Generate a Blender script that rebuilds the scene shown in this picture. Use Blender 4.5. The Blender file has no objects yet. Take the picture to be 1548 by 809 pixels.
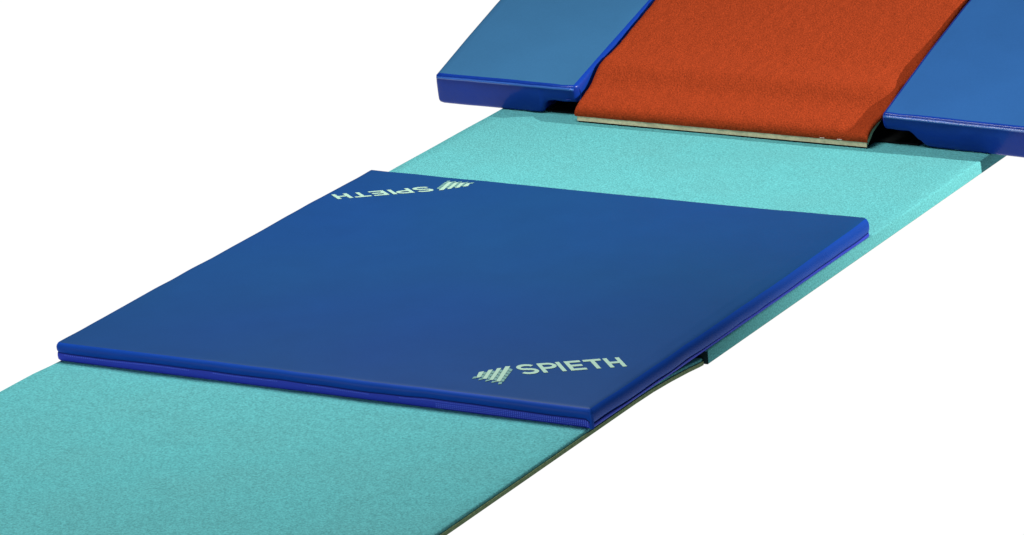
import bpy, bmesh, math, random
from mathutils import Matrix, Vector, noise
random.seed(7)
S = bpy.context.scene
C = S.collection

# ---------------------------------------------------------------- camera
cam = bpy.data.objects.new('camera', bpy.data.cameras.new('camera'))
C.objects.link(cam); S.camera = cam
F = Vector((-0.47955502, 0.82299121, -0.30448718))
R = Vector((0.87216027, 0.48528012, -0.06196503))
U = Vector((-0.09676490, 0.29527726, 0.95049876))
m = Matrix((R, U, -F)).transposed().to_4x4()
m.translation = Vector((4.3290, -5.6548, 2.4556))
cam.matrix_world = m
cam.data.sensor_width = 36.0
cam.data.lens = 7195.3 / 1548 * 36
cam.data.shift_x = 46.8 / 1548
cam.data.shift_y = 5.8 / 1548
cam.data.clip_start = 0.1; cam.data.clip_end = 200

# ---------------------------------------------------------------- world: made-up white backdrop glow below the horizon, dimmed above to keep reflections low
w = bpy.data.worlds.new('World'); S.world = w; w.use_nodes = True
nt = w.node_tree; bg = nt.nodes['Background']
tc = nt.nodes.new('ShaderNodeTexCoord'); sx = nt.nodes.new('ShaderNodeSeparateXYZ')
mr = nt.nodes.new('ShaderNodeMapRange'); mr.inputs[1].default_value = -0.20; mr.inputs[2].default_value = -0.08
cr = nt.nodes.new('ShaderNodeValToRGB')
cr.color_ramp.elements[0].position = 0.0; cr.color_ramp.elements[0].color = (1.02, 1.02, 1.02, 1)
cr.color_ramp.elements[1].position = 1.0; cr.color_ramp.elements[1].color = (0.07, 0.10, 0.11, 1)
nt.links.new(tc.outputs['Generated'], sx.inputs[0]); nt.links.new(sx.outputs['Z'], mr.inputs[0])
nt.links.new(mr.outputs[0], cr.inputs[0]); nt.links.new(cr.outputs[0], bg.inputs[0])
bg.inputs[1].default_value = 1.0

# ---------------------------------------------------------------- lamps
def lamp(name, kind, loc, target, energy, col=(1, 1, 1), **kw):
    l = bpy.data.lights.new(name, kind); l.energy = energy; l.color = col
    for k, v in kw.items(): setattr(l, k, v)
    o = bpy.data.objects.new(name, l); C.objects.link(o); o.location = loc
    o.rotation_euler = (Vector(target) - Vector(loc)).to_track_quat('-Z', 'Y').to_euler()
    return o
lamp('side_lamp', 'SPOT', (4.8, 3.15, 2.05), (0.7, 2.25, 0.0), 1850, (1.0, 0.97, 0.92), spot_size=math.radians(38), spot_blend=0.9, shadow_soft_size=0.05)
lamp('overhead_fill', 'AREA', (0.2, 1.0, 2.0), (0.45, 0.05, 0.0), 72, (1.0, 1.0, 1.0), shape='RECTANGLE', size=1.3, size_y=1.0)  # added overhead fill for the tops and soft contact shadows
lamp('front_fill', 'AREA', (-0.5, -2.0, 0.62), (0.35, 0.35, 0.0), 34, (1.0, 1.0, 1.0), shape='RECTANGLE', size=1.0, size_y=0.5)  # added low fill that brightens the mat's front faces

S.view_settings.view_transform = 'Standard'; S.view_settings.look = 'None'
S.view_settings.exposure = 0; S.view_settings.gamma = 1
S.render.engine = 'CYCLES'

# ---------------------------------------------------------------- materials
def lin(c): return tuple(((v/255)/12.92 if v/255 <= .04045 else ((v/255+.055)/1.055)**2.4) for v in c)
def material(name, col, rough=.5, spec=.5, var=.0, vscale=8, fine=0.0, fscale=400, bump=0.0, bscale=600, bdist=.001, coat=0.0, coat_rough=.1, sheen=0.0, tint2=None, t2scale=3):
    M = bpy.data.materials.new(name); M.use_nodes = True
    t = M.node_tree; N = t.nodes; L = t.links; p = N['Principled BSDF']
    p.inputs['Roughness'].default_value = rough; p.inputs['Specular IOR Level'].default_value = spec
    p.inputs['Coat Weight'].default_value = coat; p.inputs['Coat Roughness'].default_value = coat_rough
    p.inputs['Sheen Weight'].default_value = sheen
    geo = N.new('ShaderNodeTexCoord')
    cur = None
    rgb = N.new('ShaderNodeRGB'); rgb.outputs[0].default_value = (*col, 1); cur = rgb.outputs[0]
    def scaled(src, sc, amt, det=2):
        n = N.new('ShaderNodeTexNoise'); n.inputs['Scale'].default_value = sc; n.inputs['Detail'].default_value = det
        L.new(geo.outputs['Object'], n.inputs['Vector'])
        mp = N.new('ShaderNodeMapRange'); mp.inputs[1].default_value = .3; mp.inputs[2].default_value = .7
        mp.inputs[3].default_value = 1-amt; mp.inputs[4].default_value = 1+amt
        L.new(n.outputs['Fac'], mp.inputs[0])
        x = N.new('ShaderNodeVectorMath'); x.operation = 'SCALE'
        L.new(src, x.inputs[0]); L.new(mp.outputs[0], x.inputs['Scale']); return x.outputs[0]
    if tint2:
        n = N.new('ShaderNodeTexNoise'); n.inputs['Scale'].default_value = t2scale; n.inputs['Detail'].default_value = 3
        L.new(geo.outputs['Object'], n.inputs['Vector'])
        mp = N.new('ShaderNodeMapRange'); mp.inputs[1].default_value = .35; mp.inputs[2].default_value = .7; L.new(n.outputs['Fac'], mp.inputs[0])
        mx = N.new('ShaderNodeMix'); mx.data_type = 'RGBA'; L.new(mp.outputs[0], mx.inputs[0]); L.new(cur, mx.inputs[6]); mx.inputs[7].default_value = (*tint2, 1)
        cur = mx.outputs[2]
    if var: cur = scaled(cur, vscale, var, 4)
    if fine: cur = scaled(cur, fscale, fine, 3)
    L.new(cur, p.inputs['Base Color'])
    if bump:
        n = N.new('ShaderNodeTexNoise'); n.inputs['Scale'].default_value = bscale; n.inputs['Detail'].default_value = 3
        L.new(geo.outputs['Object'], n.inputs['Vector'])
        b = N.new('ShaderNodeBump'); b.inputs['Strength'].default_value = bump; b.inputs['Distance'].default_value = bdist
        L.new(n.outputs['Fac'], b.inputs['Height']); L.new(b.outputs[0], p.inputs['Normal'])
    return M

M_turq = material('turquoise_carpet', (.086, .332, .342), .95, .05, var=.02, vscale=30, fine=.27, fscale=310, bump=.5, bscale=360, bdist=.002, tint2=(.088, .315, .322), t2scale=7)
M_turq_side = material('turquoise_carpet_edge', (.086, .332, .342), .95, .05, fine=.22, fscale=330, bump=.5, bscale=350, bdist=.002)
M_edge = material('olive_backing', (.14, .20, .10), .9, .1, fine=.25, fscale=200)
M_top = material('blue_vinyl_top', (.0055, .043, .135), .50, .10, tint2=(.0050, .038, .155), t2scale=1.2, var=.035, vscale=14, fine=.04, fscale=250, bump=.06, bscale=700, bdist=.0006)  # greenish reflected haze on the mat top put into the base colour
M_roll = material('royal_blue_vinyl', (.005, .045, .28), .45, .05, var=.06, vscale=12, bump=.05, bscale=300)
M_band = material('violet_blue_tape', (.018, .037, .38), .65, .15, fine=.12, fscale=900, bump=.25, bscale=900)
M_seam = material('dark_blue_seam', (.004, .014, .13), .7, .1)
M_coltop_deep = material('blue_vinyl_sheen_deep', (.018, .080, .235), .42, .12, var=.06, vscale=6, fine=.03, fscale=250, bump=.05, bscale=700, bdist=.0006)  # right wedge top, sheen mixed into a lighter base than its sides
M_coltop = material('blue_vinyl_sheen', (.029, .110, .225), .45, .10, var=.05, vscale=6, fine=.03, fscale=250, bump=.05, bscale=700, bdist=.0006)  # left wedge top, surface sheen put into a paler base colour
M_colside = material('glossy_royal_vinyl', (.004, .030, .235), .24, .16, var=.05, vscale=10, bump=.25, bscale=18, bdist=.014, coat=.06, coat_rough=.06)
M_pipe = material('glossy_piping', (.03, .10, .36), .18, .5)  # base colour lightened to paint the highlight along the piping
M_orange = material('orange_carpet', (.275, .035, .0085), .95, .05, var=.03, vscale=40, fine=.32, fscale=400, bump=.7, bscale=300, bdist=.002)
M_ply = material('plywood', (.55, .48, .30), .7, .2, var=.15, vscale=25, fine=.1, fscale=200)
M_end_shade = material('dark_teal_end_shade', (.008, .022, .024), .9, .05)  # mat's shade on the far panel's end, put into the colour
M_dark = material('flat_black', (.005, .006, .006), .9, .05)  # mat underside, dark strip under the ply, painted notch shade
M_print = material('pale_green_print', (.29, .44, .345), .6, .2, fine=.04, fscale=300)
M_print2 = material('faded_green_print', (.12, .25, .23), .6, .2)
M_thread = material('pale_thread', (.75, .62, .55), .6, .2)

# ---------------------------------------------------------------- mesh helpers
def smooth_obj(name, verts, faces, mat, parent=None, smooth=True, sub=0):
    me = bpy.data.meshes.new(name); me.from_pydata([tuple(v) for v in verts], [], faces)
    bm = bmesh.new(); bm.from_mesh(me); bmesh.ops.recalc_face_normals(bm, faces=bm.faces); bm.to_mesh(me); bm.free()
    if smooth:
        for p in me.polygons: p.use_smooth = True
    me.materials.append(mat)
    o = bpy.data.objects.new(name, me); C.objects.link(o)
    if parent: o.parent = parent
    if sub:
        s = o.modifiers.new('sub', 'SUBSURF'); s.levels = sub; s.render_levels = sub
    return o
def empty(name, loc, label, cat, group=None):
    o = bpy.data.objects.new(name, None); C.objects.link(o); o.location = loc; o.empty_display_size = .05
    o['label'] = label; o['category'] = cat
    if group: o['group'] = group
    return o
def nz(x, y, z=0, s=1): return noise.noise(Vector((x*s, y*s, z*s)))
def grid_loft(rows, close=False):
    n = len(rows[0]); V = [p for r in rows for p in r]; Fc = []
    for i in range(len(rows)-1):
        for j in range(n if close else n-1):
            a = i*n+j; b = i*n+(j+1) % n; Fc.append((a, b, b+n, a+n))
    return V, Fc
def lerp_tab(tab, x):
    if x <= tab[0][0]: return tab[0][1]
    for (a, va), (b, vb) in zip(tab, tab[1:]):
        if x <= b:
            t = (x-a)/(b-a); return va+(vb-va)*t
    return tab[-1][1]

# ---------------------------------------------------------------- runway panels
def panel(name, label, x0, x1, ys, thick, xl=None, zf=None, rad=.004, side_top=None):
    """carpeted runway panel: cover (top and upper edges) and backing strip, long in y"""
    root = empty(name, ((x0+x1)/2, ys[0], -thick), label, 'runway mat', 'turquoise runway panels laid end to end')
    ox, oy, oz = root.location
    def section(y, zt):
        L = x0 + (xl(y) if xl else 0); Rr = x1
        pts = []
        d = side_top or thick-.0015
        pts.append((L, zt-d)); pts.append((L, zt-rad)); pts.append((L+rad*.3, zt-rad*.3)); pts.append((L+rad, zt))
        k = 40
        for i in range(1, k): pts.append((L+rad+(Rr-L-2*rad)*i/k, zt))
        pts.append((Rr-rad, zt)); pts.append((Rr-rad*.3, zt-rad*.3)); pts.append((Rr, zt-rad)); pts.append((Rr, zt-d))
        return pts
    rows = []
    def row(y, dz=0, pinch=0):
        zt = (zf(y) if zf else 0)
        r = []
        for (x, z) in section(y, zt):
            h = nz(x, y, 0, 9)*.0006
            r.append((x-ox, y-oy, z+dz*(1 if z > zt-thick*.6 else 0)+(h if z > zt-rad*.5 else 0)-oz))
        return r
    rows.append([(p[0], p[1], min(p[2], thick-.003 - rad)) for p in row(ys[0])])
    rows[0] = [(p[0], ys[0]-oy, (zf(ys[0]) if zf else 0)-rad-oz if p[2] > thick*.5 else p[2]) for p in row(ys[0])]
    rows.append([(p[0], p[1]-0+rad*.3, p[2]-(rad*.3 if p[2]+oz > (zf(ys[0]) if zf else 0)-rad*.5 else 0)) for p in row(ys[0])])
    for y in ys: rows.append(row(y+(rad if y == ys[0] else 0)))
    V, Fc = grid_loft(rows)
    n = len(rows[0]); base = len(V)
    # front skirt, its near-black colour standing in for the mat's shade
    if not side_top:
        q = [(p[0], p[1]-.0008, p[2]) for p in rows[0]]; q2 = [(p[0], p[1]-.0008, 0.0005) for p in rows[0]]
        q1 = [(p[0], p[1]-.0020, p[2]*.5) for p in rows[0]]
        Vb, Fb = grid_loft([q, q1, q2]); smooth_obj('shaded_end', Vb, Fb, M_end_shade, root)
    fr = [(p[0], p[1], rows[0][0][2]) for p in rows[0]]
    V += fr
    for j in range(n-1): Fc.append((j, j+1, base+j+1, base+j))
    smooth_obj('carpet_cover', V, Fc, M_turq, root)
    # backing
    d = (side_top or thick-.0015)-.001
    rows = []
    for y in ys:
        zt = zf(y) if zf else 0
        L = x0 + (xl(y) if xl else 0)+.0015; Rr = x1-.0015+(.0035 if side_top else 0)
        rows.append([(L-ox, y-oy, zt-thick-oz), (L-ox, y-oy, zt-d-oz), (Rr-ox, y-oy, zt-d-oz), (Rr-ox, y-oy, zt-thick-oz)])
    V, Fc = grid_loft(rows, True); k = len(V)
    Fc += [(0, 1, 2, 3), (k-4, k-3, k-2, k-1)]
    smooth_obj('backing', V, Fc, M_edge, root, smooth=False)
    return root
ysf = [.739+.04*i for i in range(60)]
panel('runway_panel', 'far turquoise carpeted runway panel between the orange springboard and the blue mat', .006, 1.012, ysf, .025, rad=.0035)
ysn = [-1.2+.04*i for i in range(42)]+[.46+.02*i for i in range(14)]+[.734]
def xl(y): return lerp_tab([(-.5, -.012), (0, -.003), (.19, 0.0), (.27, .0), (.34, .0075), (.5, .009), (1, .009)], y)
def zn(y): return lerp_tab([(-2, 0), (.5, 0), (.56, -.001), (.62, -.004), (.68, -.0085), (.73, -.0135)], y)
panel('runway_panel', 'near turquoise carpeted runway panel with thin olive edge running out of the bottom left', .0205, 1.004, ysn, .0115, xl=xl, zf=zn, rad=.0025, side_top=.0062)

# ---------------------------------------------------------------- blue landing mat
X0, X1, Y0, Y1, T = .0226, 1.0117, .3454, 1.3645, .0322
mat = empty('landing_mat', ((X0+X1)/2, (Y0+Y1)/2, 0), 'flat square blue vinyl mat with two pale green printed corner logos on the turquoise runway', 'gym mat')
MX, MY = mat.location.x, mat.location.y
def perim(inset, n_side=110, rads=(.012, .003, .012, .004)):
    """rounded rectangle ccw from near-left corner; rads for NL, NR, FR, FL"""
    pts = []
    hx, hy = (X1-X0)/2-inset, (Y1-Y0)/2-inset
    cs = [(-hx, -hy), (hx, -hy), (hx, hy), (-hx, hy)]
    rr = [max(r-inset, .0004) for r in rads]
    for k in range(4):
        cx, cy = cs[k]; r = rr[k]
        ccx = cx+(r if cx < 0 else -r); ccy = cy+(r if cy < 0 else -r)
        a0 = math.pi*(1+.5*k)
        for i in range(7):
            a = a0+math.pi/2*i/6
            pts.append((ccx+r*math.cos(a), ccy+r*math.sin(a)))
        k2 = (k+1) % 4; nx, ny = cs[k2]; r2 = rr[k2]
        nxx = nx+(r2 if nx < 0 else -r2); nyy = ny+(r2 if ny < 0 else -r2)
        a1 = math.pi*(1+.5*k)+math.pi/2
        sx_, sy_ = ccx+r*math.cos(a1), ccy+r*math.sin(a1)
        ex, ey = nxx+r2*math.cos(a1), nyy+r2*math.sin(a1)
        for i in range(1, n_side): pts.append((sx_+(ex-sx_)*i/n_side, sy_+(ey-sy_)*i/n_side))
    return pts
def warp(x, y, out, z):
    """real foam mat: seam wanders, right side sags a little, far right corner lifts"""
    hx, hy = (X1-X0)/2, (Y1-Y0)/2
    fr = min(1, max(0, (x-hx+.010)/.008))            # right side: the seam runs low and the roll is taller
    zr = z*.52 if z < .0155 else .00806+(z-.0155)*(T-.00806)/(T-.0155)
    wz = z*(1-fr)+zr*fr
    s = .0014*nz(x, y, 1, 6)+.0010*nz(x, y, 7, 17)
    de = max(0, min(hx-abs(x), hy-abs(y)))           # distance in from the edge: the top flattens quickly
    if .012 < z < .0285: wz += s*1.3
    elif z >= .0285: wz += s*.8*math.exp(-de/.012)
    b = .0018*nz(x, y, 5, 5) + .0011*nz(x, y, 5, 14)
    if z < .0015: b = 0
    hx, hy = (X1-X0)/2, (Y1-Y0)/2
    d = math.hypot(x-hx, y-hy)
    if d < .35: wz += .0035*(1-d/.35)**2*(z/T)
    # flatter, softer roll along the right side
    if x > hx-.03 and z > .014:
        mid = max(0, 1-abs(y)/hy)**.5
        wz -= .004*mid*max(0, (x-hx+.03)/.03)
    return wz, b
def ring(out, z):
    P = perim(-out); r = []
    hx, hy = (X1-X0)/2, (Y1-Y0)/2
    for x, y in P:
        wz, b = warp(x, y, out, z)
        l = math.hypot(x, y)
        dx = (1 if x > 0 else -1) if abs(abs(x)-hx) < .03 else 0
        dy = (1 if y > 0 else -1) if abs(abs(y)-hy) < .03 else 0
        if out < -.03: dx = dy = 0
        r.append((x+dx*b, y+dy*b, wz))
    return r
seam = [ring(-.0004, .0143), ring(-.0016, .0150), ring(-.0017, .0157), ring(-.0006, .0163)]
V, Fc = grid_loft(seam, True); smooth_obj('seam', V, Fc, M_seam, mat)
roll = [ring(-.0008, .0161), ring(.0004, .0172), ring(.0013, .0200), ring(.0014, .0235), ring(.0004, .0268), ring(-.0018, .0296), ring(-.0050, .0312)]
V, Fc = grid_loft(roll, True); smooth_obj('edge_roll', V, Fc, M_roll, mat)
top = [ring(-.0050, .0311), ring(-.0075, .0318), ring(-.0105, .0321)]+[ring(-d, .0322) for d in (.013, .016, .02, .025, .03, .035, .04, .05, .06, .07, .08, .1, .12, .145, .17, .20, .23, .265, .30, .335, .37, .40, .44, .48, .494)]
V, Fc = grid_loft(top, True); n = len(top[0]); k = (len(top)-1)*n; Fc.append(tuple(range(k, k+n)))
smooth_obj('top_sheet', V, Fc, M_top, mat)
V, Fc = grid_loft([ring(-.006, .0002), ring(-.02, .0001)], True); n2 = len(top[0]); Fc.append(tuple(range(n2, 2*n2)))
smooth_obj('underside', V, Fc, M_dark, mat)
# zip stitches: rows of small raised threads along the near band
band = [ring(-.006, .0002), ring(-.0015, .0006), ring(0, .003), ring(.0008, .008), ring(.0004, .0125), ring(-.0004, .0145)]
V, Fc = grid_loft(band, True)
nband = len(Fc)
hx, hy = (X1-X0)/2, (Y1-Y0)/2
x = -hx+.02
while x < hx-.006:
    fade = (x+hx)/(2*hx)
    for zz in ((.0128, .0100, .0072, .0046) if fade > .72 else ((.0128,) if (nz(x, 0, 0, 12) > -.25) else ())):
        wz, b = warp(x, -hy, 0, zz)
        yb = -hy-b-.0009; k = len(V); s = .0008
        V += [(x-s, yb, wz-s*.8), (x+s, yb, wz-s*.8), (x+s, yb, wz+s*.8), (x-s, yb, wz+s*.8), (x-s, yb+.0012, wz-s), (x+s, yb+.0012, wz-s), (x+s, yb+.0012, wz+s), (x-s, yb+.0012, wz+s)]
        Fc += [(k, k+1, k+2, k+3), (k, k+4, k+5, k+1), (k+1, k+5, k+6, k+2), (k+2, k+6, k+7, k+3), (k+3, k+7, k+4, k)]
    x += .0036
M_st = material('stitch_thread', (.09, .14, .70), .6, .2)
sb = smooth_obj('side_band', V, Fc, M_band, mat)
sb.data.materials.append(M_st)
for i, p in enumerate(sb.data.polygons):
    if i >= nband: p.material_index = 1; p.use_smooth = False
# vertical corner fold at the near right corner
cf = []
for z in [.001+.0028*i for i in range(12)]:
    wz, b = warp(hx, -hy, 0, z)
    o_ = .0006 if z < .028 else -.003*(z-.028)/.004
    cf.append([(hx-.0045, -hy-.0004, z), (hx-.003+o_, -hy-.0026-o_, z), (hx-.0015+o_, -hy-.0034-o_, z), (hx+.0006+o_, -hy-.0022-o_, z), (hx+.0015+o_, -hy+.002, z)])
V, Fc = grid_loft(cf); smooth_obj('corner_fold', V, Fc, M_roll, mat)

# ---- printed logos (lettering + emblem), lying on the top sheet
def poly_parts(polys, name, mt, place):
    bm = bmesh.new()
    for P in polys:
        lo = [bm.verts.new(place(x, y, 0)) for x, y in P]; hi = [bm.verts.new(place(x, y, .00035)) for x, y in P]
        try:
            bm.faces.new(hi)
            for i in range(len(P)): bm.faces.new((lo[i], lo[(i+1) % len(P)], hi[(i+1) % len(P)], hi[i]))
        except ValueError: pass
    bmesh.ops.triangulate(bm, faces=[f for f in bm.faces if len(f.verts) > 4])
    bmesh.ops.recalc_face_normals(bm, faces=bm.faces)
    me = bpy.data.meshes.new(name); bm.to_mesh(me); bm.free(); me.materials.append(mt)
    o = bpy.data.objects.new(name, me); C.objects.link(o); o.parent = mat; return o
Hh = .0468; st = .0066; bt = .0088
def rect(x0, y0, x1, y1): return [(x0, y0), (x1, y0), (x1, y1), (x0, y1)]
def ribbon(path, wx, wy):
    out = []; N = len(path); quads = []; Lp = []; Rp = []
    for i, (x, y) in enumerate(path):
        a = path[max(0, i-1)]; b = path[min(N-1, i+1)]
        dx, dy = b[0]-a[0], b[1]-a[1]; l = math.hypot(dx, dy) or 1
        nx_, ny_ = -dy/l, dx/l
        Lp.append((x+nx_*wx/2, y+ny_*wy/2)); Rp.append((x-nx_*wx/2, y-ny_*wy/2))
    return [[Lp[i], Rp[i], Rp[i+1], Lp[i+1]] for i in range(N-1)]
def arc(cx, cy, rx, ry, a0, a1, n=12):
    return [(cx+rx*math.cos(math.radians(a0+(a1-a0)*i/n)), cy+ry*math.sin(math.radians(a0+(a1-a0)*i/n))) for i in range(n+1)]
letters = []
# S
sx0, sx1 = -.0345, -.0045; cxs = (sx0+sx1)/2; rx = (sx1-sx0)/2-st/2
ry = (Hh+.002-bt)/4; yu = Hh+.001-bt/2-ry; yl = -.001+bt/2+ry
pathS = arc(cxs, yu, rx, ry, 25, 180, 14)+arc(cxs, yu, rx, ry, 180, 255, 6)[1:]
pathS += [(cxs-rx*.1, (yu+yl)/2+.0012), (cxs+rx*.1, (yu+yl)/2-.0012)]
pathS += arc(cxs, yl, rx, ry, 75, 0, 6)+arc(cxs, yl, rx, ry, 0, -155, 14)[1:]
letters += ribbon(pathS, st, bt)
# P
px = 0.0; letters.append(rect(px, 0, px+st, Hh))
pr_ = arc(px+.0145, Hh-.0145, .0085-.0003+.002, .0145-bt/2, 90, -90, 14)
letters += ribbon([(px+st, Hh-bt/2), (px+.0145, Hh-bt/2)]+pr_[1:-1]+[(px+.0145, Hh-.029+bt/2), (px+st, Hh-.029+bt/2)], st, bt)
letters.append(rect(.0295, 0, .0295+st, Hh))                                   # I
ex = .0430; letters += [rect(ex, 0, ex+st, Hh), rect(ex+st, 0, ex+.0255, bt), rect(ex+st, Hh/2-bt/2, ex+.0235, Hh/2+bt/2), rect(ex+st, Hh-bt, ex+.0250, Hh)]
tx = .0725; letters += [rect(tx, Hh-bt, tx+.0280, Hh), rect(tx+.014-st/2, 0, tx+.014+st/2, Hh-bt)]
hx_ = .1045; letters += [rect(hx_, 0, hx_+st, Hh), rect(hx_+.026-st, 0, hx_+.026, Hh), rect(hx_+st, Hh/2-bt/2, hx_+.026-st, Hh/2+bt/2)]
letters = [[(x-.20*y, y+.0035) for x, y in P] for P in letters]
bars = [[(-.1005, .0308), (-.0921, .0334), (-.0998, .0060), (-.1068, .0040)], [(-.0853, .0372), (-.0782, .0388), (-.0907, -.0040), (-.0970, -.0024)],
        [(-.0711, .0427), (-.0644, .0426), (-.0810, -.0118), (-.0870, -.0104)], [(-.0579, .0483), (-.0500, .0479), (-.0704, -.0214), (-.0769, -.0199)]]
dims = [[(-.1133, .0014), (-.1099, .0110), (-.1045, .0115), (-.1061, .0030)], [(-.1042, -.0086), (-.1012, .0001), (-.0972, -.0005), (-.0965, -.0045)],
        [(-.0940, -.0173), (-.0914, -.0080), (-.0871, -.0092), (-.0860, -.0134)], [(-.0849, -.0250), (-.0822, -.0160), (-.0773, -.0182), (-.0762, -.0225)],
        [(-.0748, -.0344), (-.0726, -.0240), (-.0672, -.0228), (-.0692, -.0342)]]
def mixp(a, b, t): return (a[0]+(b[0]-a[0])*t, a[1]+(b[1]-a[1])*t)
for k in range(4):
    a0_, a1_ = bars[k][1], bars[k][2]                       # right edge of bar k, top to bottom
    if k < 3:
        b0_, b1_ = bars[k+1][0], bars[k+1][3]
    else:
        b0_, b1_ = (-.0440, .0400), (-.0655, -.0260)
    rows_ = k+2
    for r in range(rows_):
        t0 = .14+.86*r/rows_; t1 = t0+.86/rows_*.84
        s0 = t0+(.0 if k == 3 else .12*(1-t0)); s1 = t1+(.0 if k == 3 else .12*(1-t1))
        A, B = mixp(a0_, a1_, t0), mixp(a0_, a1_, t1)
        Cc, D = mixp(b0_, b1_, s1), mixp(b0_, b1_, s0)
        sh = .0004
        dims.append([(A[0]+sh, A[1]), (B[0]+sh, B[1]), (Cc[0]-sh, Cc[1]), (D[0]-sh, D[1])])
ang = math.radians(32.4)
def place_near(x, y, dz, flip=False):
    wx = .8634+x*math.cos(ang)-y*math.sin(ang)-MX; wy = .4678+x*math.sin(ang)+y*math.cos(ang)-MY
    if flip: wx, wy = -.8666*x+.3750*y-.3664, -.5869*x-.5250*y+.4219      # far print: slightly flatter
    wz, b = warp(wx, wy, -.1, .0322)
    return (wx, wy, wz+.0004+dz)
for flip in (False, True):
    pf = lambda x, y, dz, f=flip: place_near(x, y, dz, f)
    poly_parts(letters, 'lettering', M_print, pf)
    e = poly_parts(bars, 'emblem', M_print, pf)
    poly_parts(dims, 'emblem_shading', M_print2, pf)

# ---------------------------------------------------------------- springboard with orange carpet
BY = 1.838
board = empty('springboard', (.4875, BY+.6, 0), 'springboard with curved orange carpet deck and pale plywood front edge', 'springboard')
bx, by = board.location.x, board.location.y
prof = [(0, .012), (-.0025, .0165), (-.003, .021), (-.001, .0265), (.004, .0315), (.011, .0355), (.020, .0385), (.032, .0425), (.046, .0475), (.060, .0515), (.075, .0580), (.090, .0695), (.105, .0810),
        (.120, .0875), (.135, .0902), (.15, .0925), (.175, .0972), (.2, .1030), (.24, .1160), (.285, .1290), (.35, .1480), (.42, .1670), (.5, .186), (.6, .206), (.75, .228), (.9, .242), (1.05, .248), (1.2, .249)]
# resample finely
pp = [prof[0]]
for a, b in zip(prof, prof[1:]):
    nseg = max(1, int(math.hypot(b[0]-a[0], b[1]-a[1])/.006))
    for i in range(1, nseg+1): pp.append((a[0]+(b[0]-a[0])*i/nseg, a[1]+(b[1]-a[1])*i/nseg))
for _ in range(3):
    pp = [pp[0]]+[((pp[i-1][0]+2*pp[i][0]+pp[i+1][0])/4, (pp[i-1][1]+2*pp[i][1]+pp[i+1][1])/4) for i in range(1, len(pp)-1)]+[pp[-1]]
BX0, BX1 = .1875, .7885
rows = []
nxn = 120
for (o_, z) in pp:
    r = []
    edge = .006
    xs = [BX0, BX0, BX0+.0015, BX0+.004]+[BX0+.008+(BX1-BX0-.016)*i/nxn for i in range(nxn+1)]+[BX1-.004, BX1-.0015, BX1, BX1]
    dzs = [-.008, -.0045, -.0018, -.0005]+[0]*(nxn+1)+[-.0005, -.0018, -.0045, -.008]
    lowf = min(1, max(0, (z-.012)/.012))
    q = min(1, max(0, (o_-.02)/.09)); q = q*q*(3-2*q)
    for x, dz in zip(xs, dzs):
        x += q*(.012*max(0, (x-BX0)/(BX1-BX0)*3-2) - .003*max(0, 1-3*(x-BX0)/(BX1-BX0)))
        rr_ = max(0, (x-BX0)/(BX1-BX0)*4-3); dz -= .0042*rr_*rr_*math.exp(-((o_-.15)/.07)**2)
        f = .0009*nz(x, o_, z, 60)+.0006*nz(x, o_, z, 160)
        r.append((x-bx, BY+o_-by-(f if o_ < .01 else 0), z+dz*lowf+f*lowf))
    rows.append(r)
V, Fc = grid_loft(rows); smooth_obj('orange_carpet', V, Fc, M_orange, board)
# deck: plywood that follows the carpet
rows = []
for (o_, z) in [(.001, .0125)]+[(o, z-.010) for o, z in pp if o > .03]:
    zb = max(.0028, z-.0095)
    zt = z-.0006
    rows.append([(BX0+.004-bx, BY+o_-by, zb), (BX0+.004-bx, BY+o_-by, zt), (BX1-.003-bx, BY+o_-by, zt), (BX1-.003-bx, BY+o_-by, zb)])
V, Fc = grid_loft(rows, True); k = len(V); Fc += [(0, 1, 2, 3), (k-4, k-3, k-2, k-1)]
smooth_obj('plywood_deck', V, Fc, M_ply, board, smooth=False)
def box(name, a, b, mt, parent, off):
    bm = bmesh.new(); bmesh.ops.create_cube(bm, size=1)
    for v in bm.verts:
        v.co = Vector(((a[i]+b[i])/2+v.co[i]*(b[i]-a[i])-off[i] for i in range(3)))
    bmesh.ops.bevel(bm, geom=bm.edges[:], offset=min(.0015, min(b[i]-a[i] for i in range(3))*.2), segments=2, affect='EDGES')
    me = bpy.data.meshes.new(name); bm.to_mesh(me); bm.free(); me.materials.append(mt)
    o = bpy.data.objects.new(name, me); C.objects.link(o); o.parent = parent; return o
box('dark_strip', (BX0+.006, BY+.0015, .0002), (BX1-.006, BY+.05, .0030), M_dark, board, board.location)  # thin dark strip just under the plywood front
box('notch_shade', (.105, BY+.045, .0004), (.868, BY+.34, .0040), M_dark, board, board.location)  # black sheet added to paint the shade under the wedge notches
box('base_board', (BX0+.01, BY+.35, .0002), (BX1-.01, BY+1.15, .015), M_ply, board, board.location)
# a few staples holding the carpet to the front edge
for xs_ in (.694, .729):
    box('staple', (xs_, BY-.0036, .0142), (xs_+.009, BY-.0022, .0149), M_thread, board, board.location)

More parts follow.
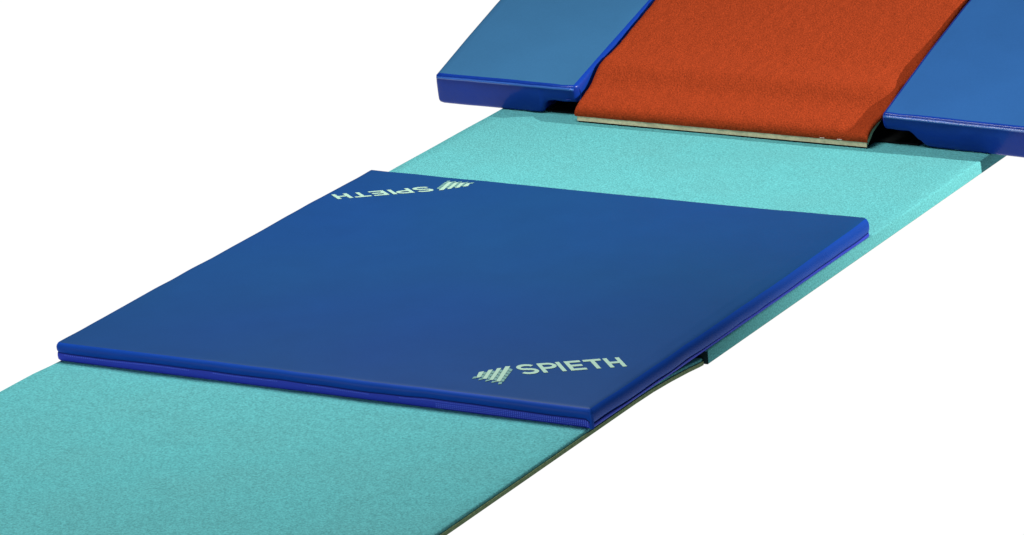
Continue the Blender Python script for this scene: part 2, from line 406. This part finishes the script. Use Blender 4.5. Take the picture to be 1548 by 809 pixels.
# ---------------------------------------------------------------- side wedges (blue collar mats)
def wedge(label, mirror):
    """inner side at local +x for the left one; mirrored for the right one"""
    xi, xo, xn = .178, -.124, .104            # inner, outer, notch
    YF = 1.860
    root = empty('side_wedge_mat', ((xi+xo)/2, YF+.6, 0), label, 'gym mat', 'blue wedge mats either side of the springboard')
    cx = (xi+xo)/2
    Zi = [(1.84, .0565), (1.86, .0600), (1.93, .0780), (2.026, .1030), (2.19, .1455), (2.30, .1745), (2.6, .230), (3.1, .262)]
    Zo = [(1.84, .0570), (1.86, .0610), (1.93, .0830), (1.985, .1005), (2.12, .1410), (2.30, .1870), (2.6, .236), (3.1, .262)]
    if mirror: Zi = [(1.84, .0540), (1.86, .0585), (1.932, .0805), (2.068, .1215), (2.26, .1730), (2.6, .232), (3.1, .262)]
    def zt(x, y):
        t = (x-xo)/(xi-xo); return lerp_tab(Zo, y)*(1-t)+lerp_tab(Zi, y)*t
    # cross-section ring at station y: list of (x, z); rounded corners; notch under the inner side
    def section(y, zmul=1.0, lean=0.0, pin=0.0):
        r = .007; top_o, top_i = zt(xo, y), zt(xi, y)
        zn_ = .027
        pts = []
        def P(x, z): pts.append((x, z))
        P(xo+.006, .0004); P(xo-.0015, .0022); P(xo-.0045, .0075)
        for i in range(1, 5): P(xo-.0045*(1-i/5)-.0008*math.sin(math.pi*i/5), .0075+(top_o-r-.0075)*i/5)
        P(xo, top_o-r); P(xo+r*.12, top_o-r*.5); P(xo+r*.5, top_o-r*.12)
        a = len(pts)
        P(xo+r, top_o)
        for i in range(1, 24):
            t = i/24; x = xo+r+(xi-xo-2*r)*t
            P(x, zt(x, y)+.0006*nz(x, y, 2 if mirror else 0, 8))
        P(xi-r, top_i)
        b = len(pts)-1
        P(xi-r*.5, top_i-r*.12); P(xi-r*.12, top_i-r*.5); P(xi, top_i-r)
        for i in range(1, 4): P(xi+.001*math.sin(math.pi*i/4), top_i-r+(zn_+.006-top_i+r)*i/4)
        P(xi, zn_+.006); P(xi-.0015, zn_+.002); P(xi-.006, zn_)
        for i in range(1, 5): P(xi-.006+(xn+.012-xi+.006)*i/5, zn_+.0006*math.sin(i*2.1))
        g = .012 if mirror else 0; P(xn+.010+g, zn_-.001); P(xn+.004+g, zn_-.006); P(xn+.002+g*.6, zn_-.013); P(xn+g*.2, .010); P(xn-.004, .0035); P(xn-.010, .0010)
        for i in range(1, 12): P(xn-.010+(xo+.006-xn+.010)*i/12, .0003)
        return pts, a, b
    ys = [YF+.0075, YF+.013, YF+.02]+[YF+.03+.02*i for i in range(18)]+[YF+.43+.07*i for i in range(12)]
    secs = [section(y) for y in ys]; a, b = secs[0][1], secs[0][2]
    # nose stations: shrink section toward a slightly lower/smaller outline to round the front edge
    def shrink(pts, d, y, bulge):
        out = []
        n = len(pts)
        A = sum(p[0]*q[1]-q[0]*p[1] for p, q in zip(pts, pts[1:]+pts[:1])); sg = 1 if A > 0 else -1
        for i in range(n):
            p, q, s = pts[i-1], pts[i], pts[(i+1) % n]
            tx_, tz_ = s[0]-p[0], s[1]-p[1]; l = math.hypot(tx_, tz_) or 1
            out.append((q[0]-sg*tz_/l*d*1.0, q[1]+sg*tx_/l*d*1.0))
        return out
    full = [[(x, y, z) for x, z in s[0]] for s, y in zip(secs, ys)]
    base, y0 = secs[0][0], YF+.0075
    nose = []
    for d, dy in ((.0070, .0075), (.0040, .0066), (.0018, .0048), (.0006, .0028), (.0001, .0010)):
        sh = shrink(base, d, 0, 0)
        nose.append([(x, y0-dy, z) for x, z in sh])
    # lean of the front face: bottom set back from the top, plus soft wrinkles
    def lean(p, wgt):
        x, y, z = p
        if not mirror:
            y -= wgt*.0065*math.exp(-((x-.088)/.016)**2-((z-.016)/.012)**2)      # small tucked flap beside the notch
            c = max(0, (x-(xi-.016))/.016); y += wgt*.009*c*c                    # softly rounded inner corner
            z -= wgt*.0012*math.exp(-((x-.150)/.012)**2)*(z > .05)
        else:
            z -= wgt*.0010*math.exp(-((x-.140)/.014)**2)*(z > .05)
        return (x, y+wgt*(.014*(1-min(1, max(0, z)/.06))+.0012*nz(x, z, 5 if mirror else 1, 22)+.0008*nz(x, z, 9 if mirror else 4, 60)), z)
    nose = [[lean(p, 1) for p in r] for r in nose]
    full = [[lean(p, max(0, 1-(p[1]-YF)/.08)) for p in r] for r in full]
    sgn = -1 if mirror else 1
    ox, oy = cx, YF+.6
    def loc(p): return (sgn*(p[0]-cx), p[1]-oy, p[2])
    n = len(base)
    rows = [[loc(p) for p in r] for r in nose+full]
    # cover body = all but the top strip; front face cap is a grid fill from the innermost ring
    V = [p for r in rows for p in r]; Fc = []; Tv = []
    nn = len(nose)
    for i in range(len(rows)-1):
        for j in range(n):
            j2 = (j+1) % n
            if i >= nn and a-3 <= j < b: continue
            Fc.append((i*n+j, i*n+j2, (i+1)*n+j2, (i+1)*n+j))
    # front cap, triangulated with a slightly wavy interior
    bm = bmesh.new(); vs = [bm.verts.new(p) for p in V]
    for f in Fc: bm.faces.new([vs[i] for i in f])
    cap = bm.faces.new([vs[j] for j in range(n)]); bmesh.ops.triangulate(bm, faces=[cap])
    bk = bm.faces.new([vs[(len(rows)-1)*n+j] for j in range(n)])
    bmesh.ops.recalc_face_normals(bm, faces=bm.faces)
    me = bpy.data.meshes.new('vinyl_cover'); bm.to_mesh(me); bm.free()
    for p in me.polygons: p.use_smooth = True
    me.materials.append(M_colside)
    o = bpy.data.objects.new('vinyl_cover', me); C.objects.link(o); o.parent = root
    # top sheet
    a -= 3
    rr = [[rows[i][j] for j in range(a, b+1)] for i in range(nn, len(rows))]
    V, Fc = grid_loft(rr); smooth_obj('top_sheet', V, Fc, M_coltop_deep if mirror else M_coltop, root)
    # piping along the front top edge and the inner top edge
    def tube(name, path, r, mt, k=8):
        V = []; N = len(path)
        for i, p in enumerate(path):
            a_ = Vector(path[max(0, i-1)]); b_ = Vector(path[min(N-1, i+1)]); t = (b_-a_).normalized()
            up = Vector((0, 0, 1)); s_ = t.cross(up).normalized(); u_ = s_.cross(t)
            for q in range(k):
                an = 2*math.pi*q/k; V.append(Vector(p)+s_*r*math.cos(an)+u_*r*math.sin(an))
        Fc = [(i*k+q, i*k+(q+1) % k, (i+1)*k+(q+1) % k, (i+1)*k+q) for i in range(N-1) for q in range(k)]
        Fc += [tuple(range(k)), tuple(range((N-1)*k, N*k))]
        return smooth_obj(name, V, Fc, mt, root)
    pth = []
    for i in range(41):
        t = i/40; x = xo+.004+(xi-xo-.008)*t
        pth.append(loc((x, YF+.0015+.0006*nz(x, 0, 3, 30), zt(x, YF)-.0042+.0008*nz(x, 1, 3, 25)-.001)))
    tube('piping', pth, .0026, M_pipe)
    root.location = (cx, oy, 0)
    return root
wl = wedge('blue vinyl wedge mat left of the orange springboard, overhanging the runway edge', False)
wr = wedge('blue vinyl wedge mat right of the orange springboard, its corner leaving the frame', True)
wr.location = (.8052+.151, 2.46, 0)
wr.rotation_euler = (0, math.radians(1.4), 0)
